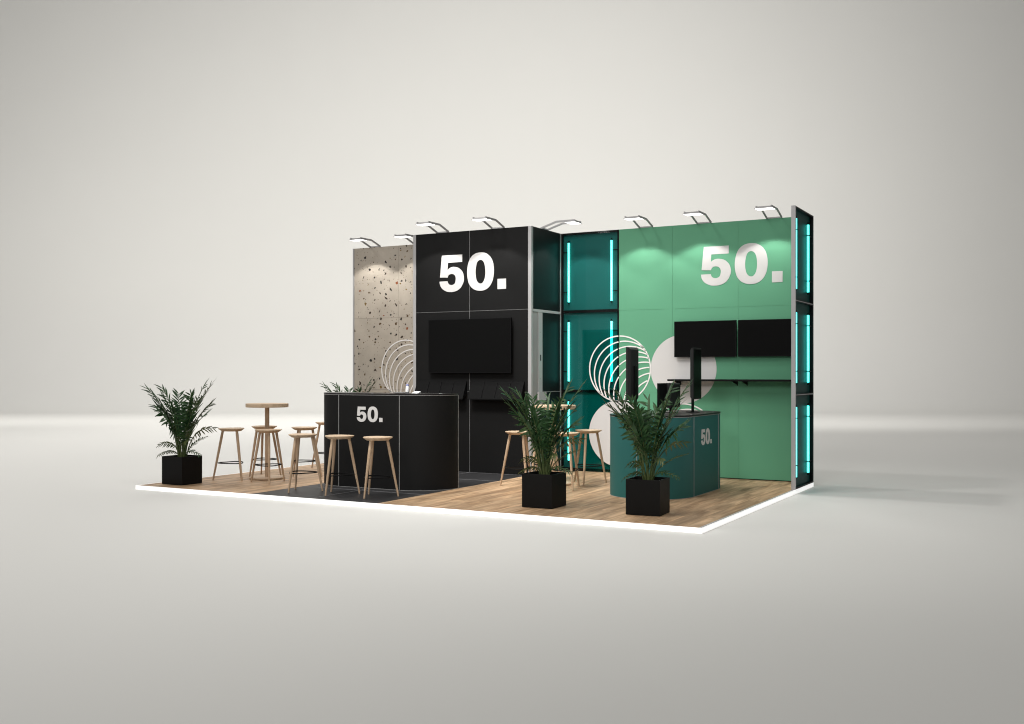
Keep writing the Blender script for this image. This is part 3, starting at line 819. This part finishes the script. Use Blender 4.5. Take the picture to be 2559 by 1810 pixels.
spots = [(-6.878, 1.10, 105, None),
         (-6.899, 1.736, 21, 'oak bar stool straight behind the column of the left bar table'),
         (-6.222, 1.079, 195, 'oak bar stool in front of the column of the left bar table'),
         (-6.215, 1.765, 285, 'oak bar stool right of the left bar table, behind the stool on the black tiles'),
         (-6.830, 3.03, 200, 'oak bar stool at the back, half hidden by the left edge of the black counter'),
         (-5.179, 0.521, -90, 'oak bar stool on the black tiles at the left corner of the black counter'),
         (-4.616, 0.513, -90, 'oak bar stool below the digit five of the black counter'),
         (-4.061, 0.515, -90, 'oak bar stool before the black counter, right of its lettering'),
         (-3.155, 2.290, 200, 'oak bar stool before the black tower, left of the middle potted palm'),
         (-3.19, 2.990, 20, 'oak bar stool at the back, mostly hidden by the middle potted palm'),
         (-2.520, 2.330, 75, 'oak bar stool right behind the middle planter, overlapping the neon tube'),
         (-2.535, 3.010, 41, 'oak bar stool in front of the low white disc, left of the petrol counter')]
for i, (x, y, a, lab) in enumerate(spots):
    o = stool if i == 0 else copy_tree(stool)
    o.location = (x, y, 0.0015); o.rotation_euler = (0, 0, R(a))
    if lab: o['label'] = lab

# ------------------------------------------------------------------ potted palms
def make_palm(label, group):
    rnd = random.Random(11)
    r = thing('potted_palm', (0, 0, 0), label, 'potted plant', group)
    px, py, ph = 0.178, 0.172, 0.360
    box = MB()
    o_ = [(-px, -py), (px, -py), (px, py), (-px, py)]; i_ = [(-px + 0.012, -py + 0.012), (px - 0.012, -py + 0.012), (px - 0.012, py - 0.012), (-px + 0.012, py - 0.012)]
    L = lambda pts, z, k=1.0: [(x * k, y * k, z) for x, y in pts]
    box.loft([L(o_, 0.003, 0.99), L(o_, 0.008), L(o_, ph - 0.003), L(o_, ph, 0.993), L(i_, ph), L(i_, 0.28)], caps=False)
    box.add(L(o_, 0.003, 0.99), [(0, 1, 2, 3)])
    pb = box.build('planter', M['planter'], r, (0, 0, 0))
    MB().box(-px + 0.0125, px - 0.0125, -py + 0.0125, py - 0.0125, 0.27, 0.315).build('soil', M['soil'], pb, (0, 0, 0))
    base = 0.31
    # tip to the right, tip away from the viewer, tip height over the soil, rise of the bow, leaflet length, pale?
    specs = [(-0.44, -0.06, 0.93, 1.0, 0.15, 0), (-0.30, 0.12, 0.93, 1.0, 0.14, 0), (-0.40, 0.08, 0.79, 1.05, 0.15, 0),
             (-0.13, 0.24, 0.86, 1.0, 0.14, 0), (-0.20, -0.18, 0.84, 1.02, 0.14, 0), (-0.34, -0.14, 0.88, 1.02, 0.14, 0),
             (0.05, 0.24, 0.85, 1.0, 0.14, 0), (0.28, 0.10, 0.99, 0.98, 0.14, 0), (0.40, -0.06, 0.98, 0.98, 0.15, 0),
             (0.17, -0.16, 0.86, 1.0, 0.14, 0), (0.27, -0.18, 0.78, 1.04, 0.15, 0), (0.34, 0.14, 0.72, 1.08, 0.15, 0),
             (0.36, -0.12, 0.60, 1.12, 0.14, 0), (0.42, 0.05, 0.40, 1.35, 0.085, 1), (0.38, -0.16, 0.31, 1.2, 0.06, 0),
             (-0.25, -0.18, 0.20, 1.55, 0.06, 1), (-0.28, -0.12, 0.055, 2.6, 0.045, 1),
             (0.29, -0.16, 0.06, 2.4, 0.045, 0), (0.12, -0.20, 0.23, 1.5, 0.06, 1), (-0.22, 0.14, 0.56, 1.12, 0.14, 0), (-0.25, -0.18, 0.64, 1.08, 0.14, 0),
             (-0.10, -0.10, 0.74, 1.05, 0.14, 0), (0.12, 0.08, 0.76, 1.05, 0.14, 0), (0.20, -0.05, 0.52, 1.12, 0.13, 0), (-0.31, -0.05, 0.70, 1.08, 0.15, 0), (-0.06, 0.10, 0.62, 1.1, 0.14, 0)]
    for dx, dd, h, bow, ll, pale in specs:
        tip = Vector((RGT.x * dx + FWD.x * dd, RGT.y * dx + FWD.y * dd, base + h))
        b0 = Vector((tip.x * 0.10 + rnd.uniform(-0.022, 0.022), tip.y * 0.10 + rnd.uniform(-0.022, 0.022), base))
        ctl = Vector((tip.x * 0.22, tip.y * 0.22, base + h * 0.62 * bow + (0.10 if bow > 1.3 else 0)))
        n = 26
        P = []
        for i in range(n + 1):
            t_ = i / n
            P.append(b0 * (1 - t_) ** 2 + ctl * 2 * t_ * (1 - t_) + tip * t_ ** 2)
        fr_ = MB()
        outd = Vector((tip.x, tip.y, 0)).normalized()
        side0 = outd.cross(Vector((0, 0, 1))).normalized()
        roll = R(rnd.choice((-1, 1)) * rnd.uniform(10, 80))
        side0 = side0 * math.cos(roll) + Vector((0, 0, 1)).lerp(outd, 0.3).normalized() * math.sin(roll)
        m = 29 if h > 0.5 else 22
        t0 = 0.30 if h > 0.5 else 0.3
        for k in range(m):
            t_ = t0 + (1 - t0) * (k + rnd.uniform(-0.2, 0.2)) / m
            t_ = min(max(t_, 0.0), 0.999)
            i = min(int(t_ * n), n - 1); f = t_ * n - i
            q = P[i].lerp(P[i + 1], f); tan = (P[i + 1] - P[i]).normalized()
            s = 1 if k % 2 else -1
            side = (side0 * s + Vector((0, 0, 0.12)) + Vector((rnd.uniform(-.15, .15), rnd.uniform(-.15, .15), rnd.uniform(-.15, .15)))).normalized()
            u = (t_ - t0) / (1 - t0)
            spread = R(66 - 30 * u + rnd.uniform(-7, 7))
            ln = ll * (0.72 + 0.42 * math.sin(PI * min(1, 0.25 + u * 0.60))) * rnd.uniform(0.85, 1.12)
            d0 = (tan * math.cos(spread) + side * math.sin(spread)).normalized()
            wd = 0.0112 * rnd.uniform(0.85, 1.2) * (0.8 + 0.4 * (1 - abs(2 * u - 1))) * (ll / 0.15) ** 0.5
            nrm = d0.cross(tan)
            if nrm.length < 1e-4: continue
            nrm.normalize(); wv = d0.cross(nrm).normalized()
            droop = Vector((0, 0, -1)) * (rnd.uniform(0.05, 0.35) if not pale else 0.4)
            mid = []; prof_ = ((0, 0.25), (0.22, 0.9), (0.5, 1.0), (0.78, 0.6), (1.0, 0.03))
            for a_, w_ in prof_:
                c_ = q + d0 * (ln * a_) + droop * (ln * a_ * a_ * 0.55)
                mid.append((c_, wd * w_))
            vs_ = []; fs_ = []
            for c_, w_ in mid:
                vs_ += [c_ - wv * w_, c_ + nrm * (w_ * 0.35), c_ + wv * w_]
            for j in range(4):
                b_ = 3 * j
                fs_ += [(b_, b_ + 1, b_ + 4, b_ + 3), (b_ + 1, b_ + 2, b_ + 5, b_ + 4)]
            fr_.add(vs_, fs_, True)
        fo = fr_.build('frond', M['leaf_pale'] if pale else M['leaf'], r, (0, 0, 0))
        MB().tube(P, [0.0066 * (1 - 0.8 * i / n) + 0.0008 for i in range(n + 1)], 6).build('stalk', M['stem'], fo, (0, 0, 0))
    return r
palm = make_palm('potted palm in a black planter at the left front corner of the platform', 'potted palms in black square planters')
palm.location = (-7.095, 0.43, 0)
for x, y, rz, lab in ((-1.975, 0.672, 0, 'potted palm in a black planter at the front, in front of the right bar table'),
                      (-0.797, 0.682, R(4), 'potted palm in a black planter at the front, in front of the petrol counter'),
                      (-7.11, 3.98, R(-8), 'potted palm behind the black counter with only its leaf tips showing')):
    c = copy_tree(palm); c.location = (x, y, 0); c.rotation_euler = (0, 0, rz); c['label'] = lab
